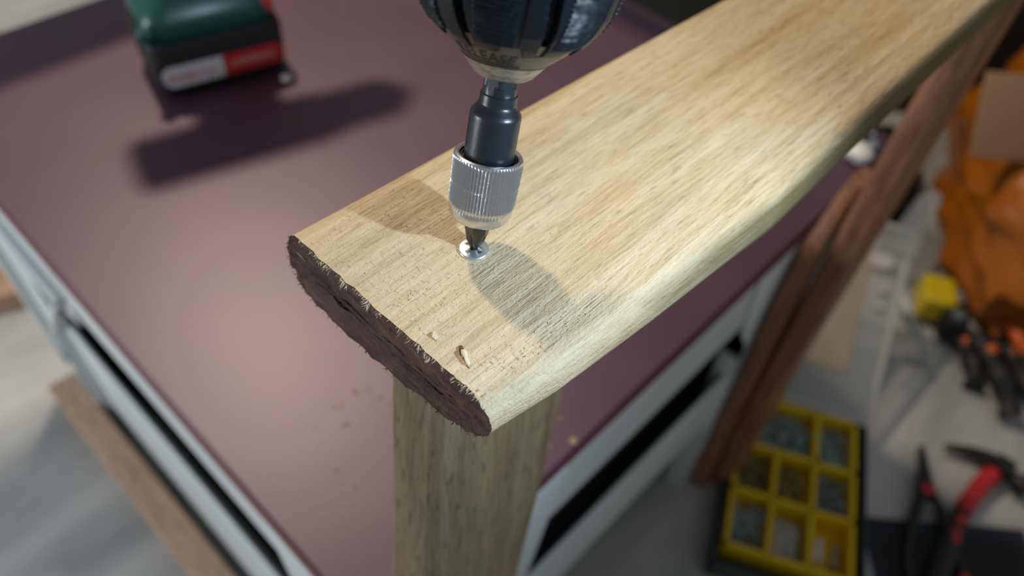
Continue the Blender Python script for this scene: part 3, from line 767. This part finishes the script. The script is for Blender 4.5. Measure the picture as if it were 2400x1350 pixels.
# long nose pliers: tip at a, pivot at b
pa = Vector((.676, -.064, 0)); pbv = Vector((.628, -.092, 0)); ax = (pbv - pa).normalized(); sd = Vector((-ax.y, ax.x, 0))
if sd.dot(OU) < 0: sd = -sd
def pp(t, s, z): return pa + ax * t + sd * s + DZ * z
pz0 = .006
pli = empty('long_nose_pliers', pp(.06, 0, 0), 'black long nose pliers with red dots lying on the floor beside the hammer', 'pliers')
for sg_ in (-1, 1):
    jaw = loft([[pp(t, sg_ * (a), z) for a, z in ((.0004, pz0), (wd_, pz0 + .0005), (wd_, pz0 + .007), (.0004, pz0 + .0078))] for t, wd_ in ((0, .0022), (.015, .004), (.04, .0075), (.052, .010), (.066, .011))])
    obj('jaw', jaw, 'darksteel', pli, auto=40)
    pts = [pp(.062, sg_ * .006, pz0 + .006), pp(.085, sg_ * .014, pz0 + .007), pp(.12, sg_ * .024, pz0 + .006), pp(.16, sg_ * .027, pz0 + .004), pp(.20, sg_ * .022, pz0 + .004)]
    P = spline(pts, 6, False)
    h = obj('handle', tube(P, [.0045 + .0022 * sin(pi * min(1, i / 12)) for i in range(len(P))], 10), 'blackm', pli)
    if sg_ > 0:
        obj('grip_patch', lathe(pp(.150, .027, pz0 + .0085), (0, 0, 1), [(0, .0050), (.0025, .0045), (.003, .001)], 14), 'redrub', h, label='red grip dot')
obj('pivot', lathe(pp(.056, .001, pz0 + .006), (0, 0, 1), [(0, .0075), (.003, .0070), (.0042, .002)], 20), 'redrub', pli, label='red pivot disc')
obj('spring', tube(spline([pp(.070, -.006, pz0 + .007), pp(.082, .0, pz0 + .009), pp(.070, .006, pz0 + .007)], 8, False), .0016, 8), 'steel', pli)

# claw hammer
ham = empty('claw_hammer', (.68, -.132, 0), 'claw hammer with dark steel head and red sleeve on its neck', 'hammer')
hc = [Vector((.6935, -.084, .012)), Vector((.703, -.099, .014)), Vector((.7095, -.116, .016)), Vector((.711, -.132, .018))]
P = spline(hc, 5, False) + [hc[-1]]
nP = len(P)
obj('claw', ribbon(P, [.006 + .009 * i / nP for i in range(nP)], [.004 + .013 * i / nP for i in range(nP)]), 'darksteel', ham)
obj('head', join(ribbon([(.711, -.130, .018), (.709, -.150, .018)], [.017, .021], .021), lathe((.709, -.149, .018), (-.15, -1, 0), [(0, .0085), (.006, .0080), (.012, .0115), (.024, .0118), (.0255, .010)], 24)), 'darksteel', ham, auto=40)
obj('face_cap', lathe((.7055, -.1735, .018), (-.15, -1, 0), [(0, .0117), (.006, .0117), (.0065, .010)], 24), 'steel', ham)
hk = [Vector((.704, -.138, .017)), Vector((.680, -.1335, .015)), Vector((.650, -.1315, .013)), Vector((.626, -.132, .012)), Vector((.600, -.1345, .012)), Vector((.56, -.140, .012)), Vector((.50, -.150, .012))]
HP = spline(hk, 6, False) + [hk[-1]]
def hsub(a, b): return HP[int(a * 6):int(b * 6) + 1]
obj('neck', tube(hsub(0, .8), .0070, 12), 'darksteel', ham)
obj('neck_sleeve', tube(hsub(.35, 2.9), [.0098] * len(hsub(.35, 2.9)), 14), 'redrub', ham, label='red rubber sleeve')
hg = obj('grip', tube(hsub(2.8, 6), [.0085 + .003 * min(1, i / 8) for i in range(len(hsub(2.8, 6)))], 14), 'blackm', ham)
for c, r in ((Vector((.6145, -.1335, .0225)), .0062), (Vector((.596, -.135, .0228)), .0052), (Vector((.588, -.1375, .0228)), .0050)):
    obj('grip_patch', lathe(c - DZ * .003, (0, 0, 1), [(0, r), (.0030, r * .95), (.004, r * .4)], 14), 'redrub', hg, label='red dot on the grip')

# ------------------------------------------------------------------ orange bag, cardboard, black bag, tools by it
def sack(c, rx, ry, h, seed, n=56, mrows=34, amp=.16, topk=.45, rot=0, crease=1):
    c = Vector(c); R = []
    for i in range(mrows):
        t = i / (mrows - 1); z = h * t
        k = interp(t, [(0, .80), (.06, .97), (.3, 1.0), (.7, .88), (.92, .62), (1, topk)])
        ring = []
        for j in range(n):
            a = 2 * pi * j / n
            ca, sa = cos(a), sin(a); p4 = (abs(ca) ** 3 + abs(sa) ** 3) ** (-1 / 3)
            rr = k * p4 * (1 + amp * nz(ca * 2.2, sa * 2.2, t * 3 + seed) + crease * .10 * abs(nz(ca * 5, sa * 5 + t * 6, seed + 4)) + .05 * nz(ca * 9, sa * 9, t * 12 + seed))
            x, y = rx * rr * ca, ry * rr * sa
            ring.append(c + Vector((x * cos(rot) - y * sin(rot), x * sin(rot) + y * cos(rot), z + .04 * h * nz(ca * 3, sa * 3, seed + 7) * t)))
        R.append(ring)
    return loft(R)
tag(obj('orange_bag', sack((1.13, -.045, .001), .24, .15, .27, 3, rot=.5, amp=.2, topk=.35, crease=2.2), 'orange', auto=70), 'crumpled orange plastic bag on the floor behind the tools', 'bag')
cb = obj('cardboard_flap', box(CAM + (fw * 1833 + rt * 1160 - dn * 400) * (.93 / 1833), (.07, .10, .004), (rt + dn * .1), (dn + fw * .35)), 'cardboard', None, False); bevel(cb, .002)
tag(cb, 'tan cardboard piece sticking out of the orange bag', 'cardboard')
tag(obj('black_bag', sack((1.06, .185, .001), .11, .045, .07, 8, amp=.12, topk=.6, rot=.5), 'bag', auto=70), 'slumped black cloth bag on the floor left of the orange bag', 'bag')
gb = obj('storage_crate', loft([[Vector((1.60 + x * k * .77 + y * k * .63, .31 + x * k * .63 - y * k * .77, z)) for x, y in rsect(.30, .75, .03)] for z, k in ((.001, .96), (.02, .98), (.60, 1.0), (.61, 1.01), (.63, 1.01))]), 'greybox')
tag(gb, 'large dark grey storage crate standing at the far side of the floor', 'crate')
cdp = [Vector((-.02, 1.30, .006)), Vector((.02, 1.22, .006)), Vector((.07, 1.18, .006)), Vector((.10, 1.25, .006)), Vector((.06, 1.36, .006)), Vector((.16, 1.50, .006)), Vector((.34, 1.30, .006)), Vector((.36, 1.18, .006)), Vector((.50, 1.10, .006))]
tag(obj('brown_cord', tube(spline(cdp, 8, False), .005, 8), 'twig'), 'brown cord looping over the pale floor beyond the table', 'cord')
bs_ = obj('grey_tray', join(bx(.91, 1.02, .050, .125, .0, .004), *[bx(a, b, c_, d_, 0, .022) for a, b, c_, d_ in ((.91, .914, .050, .125), (1.016, 1.02, .050, .125), (.91, 1.02, .050, .054), (.91, 1.02, .121, .125))]), 'clear', None, False)
tag(bs_, 'shallow translucent tray on the floor beyond the open lid', 'tray')

# yellow and black clamp in front of the bag
cl = empty('tape_measure', (.885, .02, 0), 'yellow block of a small tape measure beside the clear lid', 'tape measure')
o = obj('shell', box((.883, .022, .030), (.050, .040, .038), OV, OU), 'yellow2', cl); bevel(o, .005)
o = obj('bumper', box((.868, -.010, .024), (.045, .030, .040), OV, OU), 'blackm', cl); bevel(o, .008)
obj('button', lathe((.862, -.012, .044), (0, 0, 1), [(0, .009), (.004, .008), (.006, .003)], 16), 'steel', cl)
sr = empty('screwdriver', (.80, .0, 0), 'thin steel screwdriver shaft pointing out from under the lid', 'screwdriver')
obj('shaft', tube([(.828, .030, .030), (.782, -.028, .010)], .0030, 10), 'steel', sr)
obj('handle', tube([(.852, .060, .034), (.845, .050, .033), (.835, .038, .031), (.828, .030, .030)], [.006, .0085, .008, .005], 12), 'clearedge', sr)
ng = 'black and orange hand clamps heaped before the orange bag'
for i, (c0, c1, c2, r, lab) in enumerate((((.865, -.02, .012), (.835, -.055, .016), (.800, -.075, .010), .011, 'black clamp arm nearest the yellow tape measure'),
        ((.86, -.045, .028), (.825, -.085, .030), (.79, -.125, .012), .012, 'thick black clamp arm lying across the heap before the orange bag'),
        ((.90, -.07, .012), (.86, -.11, .016), (.81, -.16, .012), .012, 'black clamp arm farthest along the orange bag'))):
    cpe = empty('hand_clamp', c1[:2] + (0,), lab, 'clamp', ng)
    P = spline([c0, c1, c2], 8, False)
    a_ = obj('arm', tube(P, [r * (1 + .25 * sin(i_ * .9)) for i_ in range(len(P))], 12), 'blackm', cpe)
    e_ = Vector(P[4])
    obj('jaw_pad', lathe(e_ + Vector((0, 0, r * .5)), (.3, -.5, .6), [(0, r * .6), (r * .6, r * .55), (r * .8, r * .2)], 14), 'orange2', cpe, label='orange pad')
tag(obj('stubby_screwdriver', tube(spline([(.90, -.060, .040), (.885, -.078, .044), (.87, -.098, .038)], 6, False), [.004, .006, .008, .009, .009, .009, .009, .009, .009, .008, .007, .005], 12), 'orange2'), 'short orange handled screwdriver in front of the orange bag', 'screwdriver')
